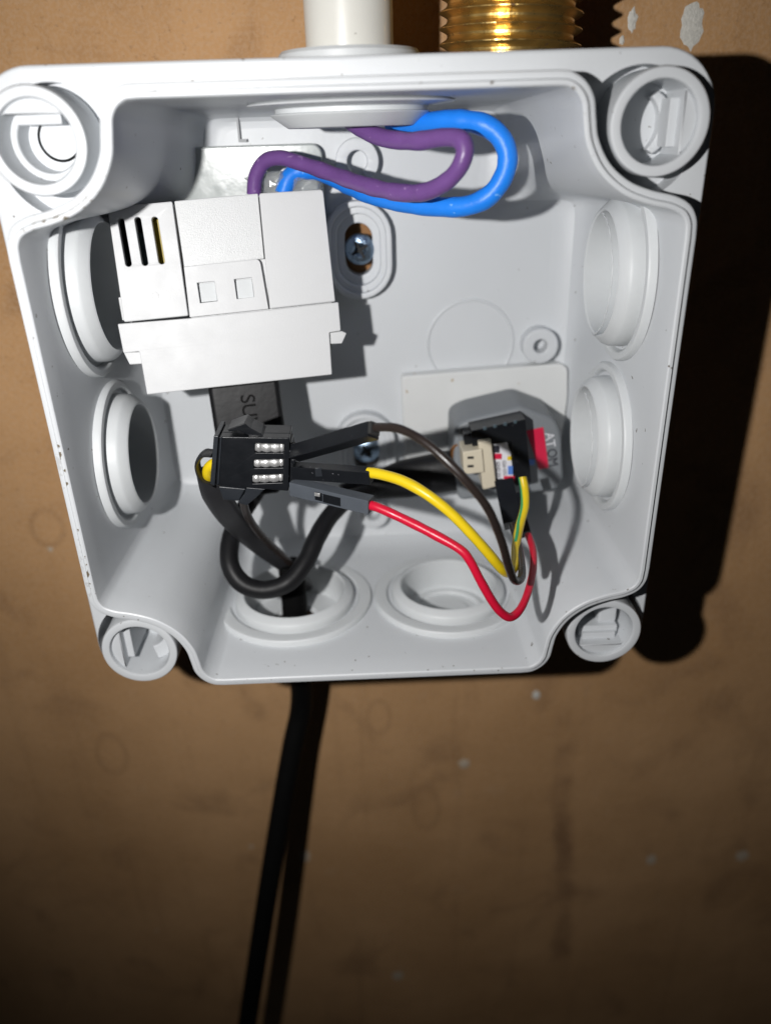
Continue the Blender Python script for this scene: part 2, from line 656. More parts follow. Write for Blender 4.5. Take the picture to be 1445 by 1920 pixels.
def splat(cx, cy, rx, ry, seed, n=26, h=0.18):
    rnd = random.Random(seed)
    vs = [(cx, cy, -52 + h)]
    for k in range(n):
        a = 2 * PI * k / n
        j = 1 + 0.28 * noise.noise(Vector((math.cos(a) * 2 + seed, math.sin(a) * 2, 0))) + rnd.uniform(-.08, .08)
        vs.append((cx + rx * j * 0.7 * math.cos(a), cy + ry * j * 0.7 * math.sin(a), -52 + h * 0.9))
    for k in range(n):
        a = 2 * PI * k / n
        j = 1 + 0.28 * noise.noise(Vector((math.cos(a) * 2 + seed, math.sin(a) * 2, 0))) + rnd.uniform(-.12, .12)
        vs.append((cx + rx * j * math.cos(a), cy + ry * j * math.sin(a), -52.0))
    f = [(0, 1 + k, 1 + (k + 1) % n) for k in range(n)]
    f += [(1 + k, 1 + n + k, 1 + n + (k + 1) % n, 1 + (k + 1) % n) for k in range(n)]
    return raw(vs, f)


for i, (p, rx, ry) in enumerate((((67.49, 61.84, -52), 2.2, 4.0), ((55.56, 62.94, -52), 0.9, 2.0), ((53.81, 59.67, -52), 0.5, 0.8),
                                 ((46.25, -103.01, -52), 1.2, 1.5), ((25.74, -128.29, -52), 1.6, 2.0),
                                 ((88.45, -174.00, -52), 1.6, 2.2), ((118.72, -174.16, -52), 2.2, 2.4), ((3.29, -228.48, -52), 2.0, 2.2),
                                 ((-82.04, -49.11, -52), 0.7, 0.7), ((-25.26, -165.02, -52), 1.6, 2.6))):
    link('paint_spot', splat(p[0], p[1], rx, ry, i * 3 + 1, h=.18 if i < 5 else .05), M_PAINT if i < 4 else M_CHALK, wall)

# ------------------------------------------------------------------ junction box
jb = thing('junction_box', 'open light grey plastic junction box screwed to the brown board', 'junction box', (0, 0, -52))
Q = [(29.0, 51.7), (31.2, 51.45), (33.2, 50.2), (34.5, 48.2), (35.0, 45.6), (35.6, 42.9), (37.5, 39.7), (40.6, 37.2), (44.2, 35.8), (47.6, 35.0),
     (50.1, 33.7), (51.4, 31.6), (51.7, 29.0)]
Qs = [tuple(p) for p in catmull([(q[0], q[1], 0) for q in Q], 5)]
q1 = [(p[0], p[1]) for p in Qs]                      # TR quadrant, top -> right
q4 = [(p[0], -p[1]) for p in reversed(Qs)]
q3 = [(-p[0], -p[1]) for p in Qs]
q2 = [(-p[0], p[1]) for p in reversed(Qs)]


def densify(P, step=3.0):
    out = []
    for i, p in enumerate(P):
        q = P[(i + 1) % len(P)]
        L = math.hypot(q[0] - p[0], q[1] - p[1])
        k = max(1, int(L / step))
        out += [(p[0] + (q[0] - p[0]) * j / k, p[1] + (q[1] - p[1]) * j / k) for j in range(k)]
    return out


LIP = densify(q1 + q4 + q3 + q2)                     # clockwise


def offs(P, d):
    out = []
    N = len(P)
    for i in range(N):
        a, b = P[i - 1], P[(i + 1) % N]
        t = Vector((b[0] - a[0], b[1] - a[1])).normalized()
        out.append((P[i][0] + t.y * d, P[i][1] - t.x * d))      # clockwise: right side is inside
    return out


def inset(P, d):
    return offs(P, d)


def loft(sections, closed=True):
    bm = bmesh.new()
    rings = [[bm.verts.new(V((p[0], p[1], w))) for p in P] for P, w in sections]
    n = len(rings[0])
    pr = list(zip(rings, rings[1:])) + ([(rings[-1], rings[0])] if closed else [])
    for a, b in pr:
        for k in range(n):
            bm.faces.new((a[k], a[(k + 1) % n], b[(k + 1) % n], b[k]))
    return from_bm(bm)


def sc(P, s):
    return [(p[0] * s, p[1] * s) for p in P]


def dr(P, s):
    """draft: section shrunk toward the back; ceiling less, corner columns more"""
    out = []
    for x, y in P:
        c = min(abs(x), abs(y)) / max(abs(x), abs(y))
        c = max(0, (c - .55) / .45)
        c = c * c * (3 - 2 * c)
        k = 1 - (1 - s) * (1 + .75 * c)
        ky = 1 - (1 - s) * (.42 + 1.2 * c) if y > 0 else k
        out.append((x * k, y * ky))
    return out


IN = inset(LIP, 2.0)
secs = [(LIP, -48.5), (LIP, 2.5), (inset(LIP, .12), 2.8), (inset(LIP, .35), 2.9), (inset(LIP, 1.0), 2.9), (inset(LIP, 1.1), 3.3), (inset(LIP, 1.25), 3.5),
        (inset(LIP, 1.7), 3.5), (inset(LIP, 1.92), 3.35), (IN, 3.0), (dr(IN, .997), -2), (dr(IN, .985), -20), (dr(IN, .975), -32), (dr(IN, .966), -39), (dr(IN, .957), -42.5),
        (dr(IN, .940), -44.8), (dr(IN, .918), -46.3), (dr(IN, .885), -46.93), (dr(IN, .85), -47.06), (dr(IN, .80), -47.14), (dr(IN, .80), -48.5)]
wallme = loft(secs)

# side ports: axis point on the wall, inward direction, collar radius
UP_V, LO_V = 20.8, -12.0
ports = [((-48.3, UP_V, -20.5), (1, 0, 0), 12.6, 'L'), ((-48.3, LO_V, -21.5), (1, 0, 0), 11.4, 'L2'),
         ((48.3, UP_V - .6, -20.5), (-1, 0, 0), 12.4, 'R'), ((48.3, LO_V, -21.5), (-1, 0, 0), 11.6, 'R2'),
         ((-17.0, -48.6, -23.0), (0, 1, 0), 12.6, 'B'), ((17.2, -48.6, -23.0), (0, 1, 0), 12.0, 'B2')]


def cyl(o, ax, r, t0, t1, n=64):
    return lathe([(0, t0), (r, t0), (r, t1), (0, t1)], o, ax, n)


cut = [cyl(o, ax, r - 1.0, -9, 4) for o, ax, r, k in ports]
cut.append(cyl((0, 49, -23), (0, 1, 0), 9.0, -4, 9))
wallme = boolean(wallme, cut)
rimo = link('inner_wall', wallme, M_RIM, jb, smooth=28)

# outer body: solid ring between the inner wall and the outside faces
body = plate([rrect(-54.7, 54.7, -54.7, 54.7, 9.0, 12)], -50, -4, bev=0.5)
cav = loft([(offs(LIP, -0.06), -60), (offs(LIP, -0.06), 10)], closed=False)
bm = bmesh.new()
bm.from_mesh(cav)
es = [e for e in bm.edges if len(e.link_faces) == 1]
bmesh.ops.holes_fill(bm, edges=es, sides=0)
bmesh.ops.recalc_face_normals(bm, faces=bm.faces)
bm.to_mesh(cav)
bm.free()
body = boolean(body, [cav])
cutp = []
for sx in (-1, 1):
    for sy in (-1, 1):
        cutp.append(cyl((sx * (43.3 if sy > 0 else 44.6), 43.2 if sy > 0 else -45.6, -9 if sy > 0 else -16), (0, 0, 1), 9.3 if sy > 0 else 9.9, 0, 20))
body = boolean(body, cutp)
for sx in (-1, 1):
    cutp_ = [cyl((sx * 37.0, -53.2, -16), (0, 0, 1), 5.6, 0, 20)]
    body = boolean(body, cutp_)
cutq = [cyl(o, ax, r - 1.0, -12, 4) for o, ax, r, k in ports] + [cyl((0, 49, -23), (0, 1, 0), 9.0, -4, 9)]
body = boolean(body, cutq)
link('outer_shell', body, M_BOX, jb, smooth=30)

# back plate with the two screw slots
SLOTS = [(0.3, 22.6), (0.0, -22.8)]
link('back_plate', plate([dr(IN, .92)] + [stadium(x, y, 2.9, 5.3) for x, y in SLOTS], -50, -47.1, bev=0.05), M_BOX, jb)
for x, y in SLOTS:
    p = merge(plate([stadium(x, y, 6.9, 9.8), stadium(x, y, 5.7, 8.6)], -47.3, -43.3, bev=0.3),
              plate([stadium(x, y, 5.75, 8.65), stadium(x, y, 4.5, 7.2)], -47.3, -44.3, bev=0.25),
              plate([stadium(x, y, 4.55, 7.25), stadium(x, y, 2.9, 5.3)], -47.3, -45.9, bev=0.25))
    link('screw_pad', p, M_BOX, jb)
    link('dust', plate([rpoly([(x - 3.9, y - 5.2), (x + 3.0, y - 5.6), (x + 3.2, y + 4.9), (x - 2.2, y + 5.6)], 1.0)], -51.6, -50.6, bev=.1), M_CHIP, jb)
# round knock-out mark, hooks, posts, letter
link('knockout_mark', lathe([(9.9, 0), (9.8, .32), (9.55, .42), (9.3, .32), (9.2, 0)], (24.3, 1.6, -47.1), (0, 0, 1), 72), M_BOX, jb)
link('mount_hook', plate([circ(.7, 39.6, 4.3, 40, a0=-60, a1=235) + circ(.7, 39.6, 2.0, 30, a0=235, a1=-60)], -47.3, -43.4, bev=.25), M_BOX, jb)
for (x, y, r, ri) in ((39.4, 1.3, 3.9, 1.5), (1.2, -38.6, 3.6, 1.6)):
    link('screw_post', plate([circ(x, y, r), circ(x, y, ri, 24)], -47.3, -43.2, bev=.35), M_BOX, jb)
link('embossed_letter', text('L', Frame((-21.9, 45.6, -47.0)), 6.4, 0.6, 0.6, 0.62), M_LETTER_SHADE, jb, smooth=0)
# collars of the side ports with their membranes
for (o, ax, r, k) in ports:
    h = 4.0 if k[0] in 'LR' else 2.4
    fl_ = 3.4 if k[0] in 'LR' else 4.6
    prof = [(r + fl_, -1.0), (r + fl_, 0.1), (r + fl_ - .3, 0.5), (r + fl_ - 1.2, 0.6), (r + 1.9, 0.5), (r + 1.5, 0.1), (r + 1.3, -0.9), (r + .75, -1.0), (r + .7, 0.1),
            (r + .5, h * .5), (r + .2, h * .66), (r - .9, h * .95), (r - 1.35, h), (r - 1.6, h - .25), (r - 1.65, h - 1.2), (r - 1.65, -4.6), (r - 1.9, -5.0)]
    if k == 'B':
        prof += [(5.2, -5.1), (5.1, -5.5), (4.5, -5.9)]
    elif k == 'B2':
        prof += [(r - 3.4, -5.1), (r - 3.7, -4.3), (r - 4.4, -4.3), (r - 4.7, -5.1), (r - 7.0, -5.1), (r - 7.3, -4.5), (0, -4.5)]
    elif k == 'R':
        prof += [(0, -4.9)]
    else:
        prof += [(r - 4, -5.0), (r - 5, -5.3), (0, -5.3)]
    link('cable_port', lathe(prof, o, ax, 96), M_COLLAR, jb, smooth=40)
# torn seam left round the two right ports
for (o, ax, r, k) in (ports[2], ports[3]):
    rnd = random.Random(5)
    P = []
    for i in range(70):
        a = math.radians(-80 + i * 160 / 69.)
        rr_ = r - 1.55 + rnd.uniform(-.16, .05)
        P.append((o[0] - 5.0 + rnd.uniform(-.12, .1), o[1] + rr_ * math.sin(a), o[2] + rr_ * math.cos(a)))
    link('torn_seam', sweep(P, 0.11, 6, 1, smooth=False), M_COLLAR, jb, smooth=60)

# corner bosses (quarter-turn lid fixings)
for i, (cx, cy, rot) in enumerate(((-45.2, 44.8, 90), (45.2, 44.7, 0), (45.6, -44.8, -90), (-45.3, -44.9, 180))):
    bo = link('lid_boss', lathe([(7.35, -17), (7.35, -.4), (7.15, -.08), (6.9, 0), (6.15, 0), (5.8, -.1), (5.6, -.45), (5.5, -14), (0, -14)], (cx, cy, 0), (0, 0, 1), 72), M_BOX, jb, smooth=40)
    a = math.radians(rot)
    fr = Frame((cx, cy, 0), (math.cos(a), math.sin(a), 0), (-math.sin(a), math.cos(a), 0))
    # chord wall
    ch = [(3.5, -4.35)] + circ(0, 0, 5.62, 16, a0=-51, a1=51) + [(3.5, 4.35)]
    link('chord_wall', plate([ch], -15, -.9, fr, bev=.18), M_BOX, bo)
    link('stop_ledge', plate([[(2.2, -3.3), (3.55, -3.3), (3.55, 3.3), (2.2, 3.3)]], -15, -3.0, fr, bev=.15), M_BOX, bo)
    if rot == 90:
        link('socket_ring', merge(lathe([(5.5, -5.2), (4.5, -5.0), (4.3, -5.3), (4.2, -13)], (cx, cy, 0), (0, 0, 1), 48),
                                  lathe([(3.6, -14.3), (3.5, -9.2), (3.3, -9), (2.9, -9), (2.7, -9.2), (2.6, -14.3)], (cx + .4, cy + .3, 0), (0, 0, 1), 48)), M_BOX, bo, smooth=40)
        link('screw_stub', lathe([(2.9, -13.9), (2.85, -9.75), (2.7, -9.7), (1.6, -9.75), (1.3, -9.6), (0, -9.5)], (cx + .4, cy + .3, 0), (0, 0, 1), 32), M_BOX, bo)
    elif rot == 0:
        link('socket_ring', plate([circ(-.6, 0, 4.9, 24, a0=-62, a1=62) + circ(-2.6, 0, 4.9, 24, a0=48, a1=-48)], -14, -7.0, Frame((cx, cy, 0)), bev=.3), M_BOX, bo, smooth=40)
    elif rot == 180:
        link('socket_ring', plate([circ(.9, 0, 5.2, 30, a0=-80, a1=140) + circ(.6, 1.2, 3.3, 30, a0=140, a1=-80)], -14, -4.5, Frame((cx, cy, 0)), bev=.3), M_BOX, bo, smooth=40)
    else:
        link('socket_ring', merge(box(cx - 3.9, cx + 4.0, cy - 3.6, cy - 1.2, -13, -4, bev=.35),
                                  box(cx + .2, cx + 4.1, cy - 1.6, cy + 3.6, -13, -5.2, bev=.8)), M_BOX, bo, smooth=40)

# ------------------------------------------------------------------ screws
for i, (x, y) in enumerate(SLOTS):
    s = thing('screw', 'upper zinc screw fixing the box, in the slotted pad right of the white module' if i == 0 else
              'lower zinc screw fixing the box, under the black plug of the brown-black wire', 'screw', (x, y, -47), )
    x += .2
    link('head', lathe([(3.2, -.3), (3.2, .3), (3.0, .75), (2.4, 1.1), (1.5, 1.25), (1.0, .9), (0, .2)], (x, y, -46.6), (0, 0, 1), 32), M_ZINC, s)
    a = 0.5
    fr = Frame((x, y, -46.6), (math.cos(a), math.sin(a), 0), (-math.sin(a), math.cos(a), 0))
    link('cross_recess', merge(box(-1.9, 1.9, -.3, .3, .9, 1.28, fr, .03, 1), box(-.3, .3, -1.9, 1.9, .9, 1.29, fr, .03, 1)), M_HOLE, s, smooth=0)
    link('shank', lathe([(0, -5.3), (1.5, -5.2), (1.5, -.25), (0, -.25)], (x, y, -46.6), (0, 0, 1), 20), M_ZINC, s)

# ------------------------------------------------------------------ conduit, gland, brass
g = thing('cable_gland', 'light grey stepped cone grommet in the top wall under the white conduit', 'grommet', (0, 51, -23))
link('cone', lathe([(8.0, 5.9), (11.2, 5.7), (11.6, 5.2), (11.6, 3.9), (9.0, 3.9), (9.0, 0), (9.0, -1.2), (16.8, -1.4), (17.5, -1.85), (17.4, -2.05), (13.3, -2.5), (12.9, -2.55), (12.9, -3.2), (13.7, -3.35), (13.6, -3.6),
                     (11.1, -5.3), (10.8, -5.45), (7.4, -5.4), (7.2, -5.0), (7.2, 5.8)], (.2, 51, -23), (0, 1, 0), 96, closed=True), M_COLLAR, g, smooth=35)
link('membrane', lathe([(7.3, -5.1), (0, -5.1)], (.2, 51, -23), (0, 1, 0), 48), M_COLLAR, g)
pipe = link('conduit_pipe', lathe([(6.2, 0), (7.1, 0.2), (7.15, 1), (7.15, 260), (6.2, 260)], (.35, 56.4, -23), (0, 1, 0), 72, closed=True), M_PIPE, origin=(0, 56.4, -23))
pipe['label'] = 'white plastic conduit pipe rising from the top of the box'
pipe['category'] = 'conduit pipe'

pit = 2.35
one = [(10.75, 0), (10.8, .35), (11.1, .6), (12.05, 1.08), (12.2, 1.16), (12.2, 1.3), (12.0, 1.4), (11.0, 1.95)]
TURNS, NA = 16, 160
prof = [(r_, t_ + k * pit) for k in range(TURNS) for r_, t_ in one]
bm = bmesh.new()
cx, cz = 27.9, -30.5
grid = []
for i, (r_, t_) in enumerate(prof):
    row = []
    for k in range(NA):
        a = 2 * PI * k / NA - PI / 2
        nick = noise.noise(Vector((math.cos(a) * 5, math.sin(a) * 5, t_ * 1.3)))
        rr_ = r_ - (max(0, nick - .32) * .9 if r_ > 11.9 else 0) + .03 * noise.noise(Vector((a * 9, t_ * 3, 4)))
        row.append(bm.verts.new(V((cx + rr_ * math.cos(a), 54.9 + t_ + pit * k / NA - pit, cz + rr_ * math.sin(a)))))
    grid.append(row)
for i in range(len(prof) - 1):
    for k in range(NA):
        k2, sh_ = (k + 1, 0) if k + 1 < NA else (0, len(one))
        if i + 1 + sh_ < len(prof):
            bm.faces.new((grid[i][k], grid[i][k2] if not sh_ else grid[i + sh_][0], grid[i + 1][k2] if not sh_ else grid[i + 1 + sh_][0], grid[i + 1][k]))
bmesh.ops.bisect_plane(bm, geom=list(bm.verts) + list(bm.edges) + list(bm.faces), plane_co=V((0, 56, 0)), plane_no=V((0, 1, 0)), clear_inner=True)
me = merge(from_bm(bm), lathe([(9.0, .2), (10.6, 0), (10.6, .4), (9.0, 38)], (cx, 55.8, cz), (0, 1, 0), 64))
fit = link('brass_fitting', me, M_BRASS, origin=(27.9, 56, -30.5), smooth=18)
fit['label'] = 'threaded brass pipe fitting beside the white conduit above the box'
fit['category'] = 'brass fitting'

# ------------------------------------------------------------------ hanging cable
path = [(-17.4, -40, -24), (-17.4, -50, -24), (-18.2, -62, -27), (-19.36, -87.66, -36), (-22.89, -102.96, -35), (-26.60, -119.13, -32), (-34.14, -154.14, -26), (-43.19, -198.50, -23), (-53.20, -248.77, -22)]
hc = link('hanging_cable', sweep(path, 2.9, 24, 12), M_JACKET, origin=(-18, -56, -20))
hc['label'] = 'thick black cable hanging out of the bottom of the box in front of the board'
hc['category'] = 'cable'

# ------------------------------------------------------------------ trays under the two modules
tr = link('mounting_tray', plate([rrect(-37, -6.2, 2, 43.1, (2.2, 1, 1, 1))], -47, -43.8, bev=.35), M_TRAY, origin=(-20, 20, -47))
tr['label'] = 'pale backing plate behind the white power module, its top edge glued under the purple wire'
tr['category'] = 'backing plate'
t2 = link('mounting_tray', plate([rpoly([(8.59, -4.46, -43.6), (44.14, -2.84, -43.6), (45.89, -3.87, -43.6), (46.41, -10.71, -43.6), (45.2, -30, 0), (9.2, -31.5, 0)], [1, 1.4, 1.4, 1, 1, 1])],
                                 -47, -43.6, bev=.4), M_PLATE, origin=(27, -16, -47))
t2['label'] = 'pale backing plate behind the dark grey module at the lower right of the box'
t2['category'] = 'backing plate'

# ------------------------------------------------------------------ white power module
MF = Frame((-40.53, 1.54, -17.0), (0.992, 0.0400, -0.1200), (-0.0623, 0.9801, -0.1886))
pm = thing('power_module', 'white plastic power supply module with vent slots at its top left', 'power module', MF((18, 16, -26)))
BACK = -21.0
bodyo = [(.1, 0), (35.1, 0), (35.5, 5.6), (35.55, 7.9), (37.6, 7.9), (37.8, 13.3), (37.2, 13.3), (37.2, 33.1), (-.9, 33.1), (-2.6, 13.9), (-3.1, 13.3), (-2.8, 8.0), (.1, 7.7)]
link('body', merge(plate([rpoly([(.1, 0), (35.1, 0), (35.5, 7.9), (37.7, 8.0), (37.85, 13.3), (24.9, 13.1), (10.05, 13.05), (-2.9, 13.3), (-2.8, 8.0), (.1, 8.0)], .25)], BACK + 3, 0, MF, bev=.14),
                   box(10.2, 36.8, 12, 32.8, BACK, -1.35, MF, .3)), M_WHITE, pm)
sl = [rrect(x - .56, x + .56, y0, y1, .54, 6) for x, y0, y1 in ((.95, 23.0, 31.3), (3.85, 22.9, 31.2), (6.8, 22.9, 31.0))]
vc = link('vent_cover', merge(plate([rpoly([(-.95, 33.2), (10.3, 33.3), (9.95, 13.5), (-1.6, 13.5)], .3)] + sl, -1.2, .42, MF, bev=.13),
                              box(-1.2, -.7, 14, 33, BACK, -1.0, MF, .1), box(-.9, 10.2, 32.5, 33.1, BACK, -1.0, MF, .1),
                              box(-1.3, 10.2, 13.6, 14.4, BACK, -1.0, MF, .1)), M_WHITE, pm)
link('vent_lip', merge(*[box(x - .56, x + .58, 31.2, 33.15, -.6, .18, MF, .05) for x in (.95, 3.85, 6.8)]), M_WHITE, vc)
link('circuit_part', box(5.9, 9.4, 20, 31, -6, -2.8, MF, .3), M_PCB, pm, label='yellow component behind the third vent slot')
link('circuit_part', box(2.2, 5.2, 21, 29, -6, -3.6, MF, .3), M_DARKGREY, pm, label='dark blue grey component behind the middle vent slot')
link('circuit_board', box(-.4, 10, 15, 32, -9, -7.6, MF, .1), M_HOLE, pm)
link('front_panel', plate([rpoly([(10.65, 33.35), (25.5, 33.45), (25.1, 22.25), (10.6, 22.1)], .25)], -1.3, .12, MF, bev=.1), M_LABEL, pm, smooth=30)
link('window_panel', plate([rpoly([(10.5, 22.15), (24.3, 22.35), (24.7, 13.3), (10.15, 13.2)], [.2, 1.0, .1, .1]), [(12.4, 15.55), (15.6, 15.6), (15.6, 19.15), (12.4, 19.15)],
                            [(19.15, 15.65), (22.4, 15.7), (22.4, 19.2), (19.15, 19.15)]], -1.25, .04, MF, bev=.09), M_WHITE, pm)
for x0, x1 in ((12.5, 15.5), (19.25, 22.3)):
    fr = Frame(MF((x0, 15.7, -.45)), MF.x, MF.y * 1 - MF.z * .16)
    link('light_window', box(0.1, x1 - x0 + .05, 0, 3.38, -1.3, -.12, fr, .12), M_COLLAR, pm)
link('right_cover', merge(plate([rpoly([(25.7, 33.45), (37.25, 33.2), (37.25, 13.45), (24.95, 13.3)], [.5, .7, .3, .2])], -1.3, .38, MF, bev=.18),
                          box(36.3, 37.1, 13.6, 33, BACK, -1.1, MF, .15), box(25.5, 37.0, 32.4, 33.1, BACK, -1.1, MF, .15)), M_WHITE, pm)
link('clip_tab', plate([rpoly([(35.4, 7.8), (38.0, 7.9), (38.8, 7.4), (37.7, 5.6), (35.3, 5.75)], .15)], -2.6, -.7, MF, bev=.12), M_WHITE, pm)
link('clip_tab', plate([rpoly([(-2.8, 8.1), (.3, 7.9), (.3, 5.7), (-2.1, 5.8)], .2)], -2.6, -.3, MF, bev=.12), M_WHITE, pm)
link('side_rib', box(-2.2, -1.2, 13.8, 18.0, -3.0, -1.2, MF, .2), M_WHITE, pm)
link('gate_mark', lathe([(.75, .40), (.7, .46), (.5, .46), (.45, .40)], MF((4.6, 17.6, 0)), MF.z, 24), M_WHITE, vc)

# ------------------------------------------------------------------ hot glue
gl = bpy.data.metaballs.new('glue')
gl.resolution = 0.0006
gl.render_resolution = 0.0006
gl.threshold = 0.12
glo = bpy.data.objects.new('glue', gl)
C.objects.link(glo)
rnd = random.Random(11)


def blob(p, r, s=(1, 1, 1)):
    e = gl.elements.new()
    e.type = 'ELLIPSOID'
    e.co = V(p)
    e.radius = r * MM
    e.size_x, e.size_z, e.size_y = s


for i in range(52):
    u = -27.5 + i * .41
    blob((u, 35.6 + rnd.uniform(-.2, .5), -40.5 + rnd.uniform(-2.2, 3.5)), rnd.uniform(.9, 1.7))
for i in range(14):
    blob((-27 + i * 1.5 + rnd.uniform(-.5, .5), rnd.uniform(36, 37.5), -43.6), rnd.uniform(1.0, 1.6), (1, 1, .5))
for i in range(18):
    blob((-27.0 + i * .42, 42.0 + rnd.uniform(-.6, .3), -43.5), rnd.uniform(.5, .8), (.7, 1.2, .7))
for p in ((-17.2, 36.4, -37.5), (-16.0, 36.8, -38.5), (-12.5, 36.4, -38), (-11.4, 37.0, -38.6), (-7.5, 36.0, -38), (-6.4, 35.8, -37.5), (-19.5, 36.5, -38)):
    blob(p, rnd.uniform(1.8, 2.4))
for i in range(9):
    blob((-28 + i * 1.1, 34.4 + rnd.uniform(-.2, .2), -22.6 + rnd.uniform(-.6, .6)), rnd.uniform(.35, .6))
dg = bpy.context.evaluated_depsgraph_get()
gme = bpy.data.meshes.new_from_object(glo.evaluated_get(dg))
bpy.data.objects.remove(glo)
hg = link('hot_glue', gme, M_GLUE, origin=(-18, 38, -43), smooth=80)
hg['label'] = 'shiny clear hot glue along the top of the white power module where the wires enter'
hg['category'] = 'glue'

# ------------------------------------------------------------------ mains wires
pw = thing('purple_wire', 'thick purple wire looping from the top grommet back to the white module', 'wire', (1.10, 45.73, -23))
link('insulation', sweep([(-0.25, 46.61, -25), (1.98, 45.12, -21), (5.43, 43.75, -17), (9.97, 43.18, -12), (14.28, 43.61, -8), (16.64, 43.26, -5.5), (17.28, 41.57, -4.5), (16.31, 39.12, -5), (14.21, 37.03, -7),
                          (11.05, 35.69, -10), (6.89, 35.65, -14), (1.62, 36.63, -20), (-4.04, 38.27, -27), (-9.93, 40.07, -31), (-13.46, 40.92, -33), (-16.44, 40.34, -34.5), (-18.50, 37.88, -35.5), (-19.30, 34.68, -36)],
                         1.38, 24, 10, wob=.1), M_PURPLE, pw)
link('bare_end', sweep([(-19.26, 35.06, -36), (-19.43, 33.35, -36)], .8, 12, 4), M_COPPER, pw)
bw = thing('blue_wire', 'thick bright blue wire looping outside the purple one from the grommet', 'wire', (10.22, 45.47, -23))
link('insulation', sweep([(7.18, 45.93, -27), (9.76, 45.49, -23), (12.66, 45.77, -19), (16.67, 46.00, -15), (20.66, 45.40, -12.5), (23.54, 43.64, -11.5), (24.93, 40.83, -11), (24.45, 37.71, -11), (22.28, 34.77, -11.5),
                          (18.81, 33.21, -13), (14.18, 32.95, -16), (8.94, 33.40, -20), (3.48, 34.38, -26), (-1.86, 36.21, -33), (-5.93, 38.00, -37), (-9.33, 38.44, -38), (-12.16, 37.58, -38), (-13.93, 34.42, -37.5)],
                         1.62, 24, 10, wob=.1), M_BLUE, bw)
link('bare_end', sweep([(-13.90, 34.81, -37.5), (-14.15, 33.08, -37.5)], .8, 12, 4), M_COPPER, bw)

# ------------------------------------------------------------------ usb plug and its cable
up = thing('usb_plug', 'black moulded plug pushed up into the bottom of the white power module', 'plug', MF((17.8, 0, -8)))
PF = Frame(MF((17.8, 0, -9)), MF.x, MF.y)
link('shell', merge(box(-7.0, 7.0, -19.5, .4, -3.6, 3.6, PF, 1.1, 3), box(-4.4, 4.4, -23.5, -18.6, -2.8, 2.8, PF, .9, 3)), M_RUBBER, up)
link('embossed_letters', text('SUV', Frame(PF((0.3, -6.0, 0)), -PF.y, PF.x), 4.0, 3.62, .2, 1.0), M_JACKET, up, smooth=0)
link('metal_collar', box(-3, 5.5, .2, 1.2, -4.2, 4.0, PF, .2), M_PCB, up, label='thin greenish yellow edge above the plug')
lc = thing('usb_cable', 'thick black cable looping below the plug and over to the dark grey module', 'cable', (-22.69, -39.73, -14))
link('jacket', sweep([PF((0, -22, 0)), (-27.29, -27.97, -22), (-28.71, -30.87, -18), (-28.51, -34.33, -14), (-26.08, -37.57, -12), (-21.79, -39.00, -11.5), (-16.80, -37.75, -12), (-13.16, -34.71, -15), (-10.81, -31.31, -19),
                      (-7.91, -28.66, -24), (-3.91, -27.25, -29), (1.43, -26.98, -33)], 1.95, 24, 10, wob=.05), M_RUBBER, lc)
link('moulded_plug', sweep([(-5.68, -26.81, -31), (1.45, -26.55, -33.5), (8.69, -25.24, -34), (19.45, -23.60, -34)], [2.2, 3.2, 4.6, 4.9], 28, 10, flat=(1, .72)), M_RUBBER, lc)
link('metal_tip', bar((18.97, -23.07, -34), (23.13, -22.10, -35), 5.2, 2.4, bev=.5)[0], M_TIN, lc)

# ------------------------------------------------------------------ flat black lead to the latch connector
fw = thing('black_lead', 'folded flat black cable sleeve with a yellow wire showing behind the latch connector', 'cable', (-19.80, -38.19, -20))
sec = [((-28.86, -9.33, -6), 1.9), ((-28.19, -15.30, -8), 2.6), ((-26.59, -21.66, -11), 2.5), ((-24.09, -29.38, -16), 2.0), ((-20.37, -37.15, -21), 1.6), ((-16.26, -45.19, -27), 1.5), ((-15.35, -52.49, -33), 1.5)]
link('sleeve', sweep([s[0] for s in sec], [s[1] for s in sec], 24, 10, flat=(1.0, .42), up=(.15, .2, 1)), M_SHRINK, fw)
link('sleeve_mouth', sweep([(-28.06, -12.23, -6), (-29.72, -10.66, -5.5), (-29.80, -7.62, -4.5), (-28.29, -5.54, -3.5), (-26.30, -5.32, -3)], .42, 14, 8, flat=(1, 4.2), up=(0, 0, 1)), M_SHRINK, fw)
link('yellow_core', sweep([(-28.14, -13.55, -9), (-28.49, -10.76, -5.6), (-28.01, -8.69, -4.4), (-26.56, -7.55, -4), (-24.57, -7.63, -4)], .95, 16, 8), M_YELLOW, fw)
link('black_core', sweep([(-22.68, -15.23, -5), (-22.86, -19.65, -8), (-22.26, -25.69, -13), (-20.40, -32.12, -18), (-17.82, -38.94, -23), (-16.05, -47.70, -30)], .8, 16, 8), M_BLACKW, fw)

# ------------------------------------------------------------------ three-pole latch connector
lk = thing('latch_connector', 'black three-pole latch connector with shiny metal windows, left end of the wires', 'connector', (-20.33, -8.01, -4))
W0 = 0.0


def P2(*pts, w=W0):
    return [(p[0], p[1]) for p in pts]


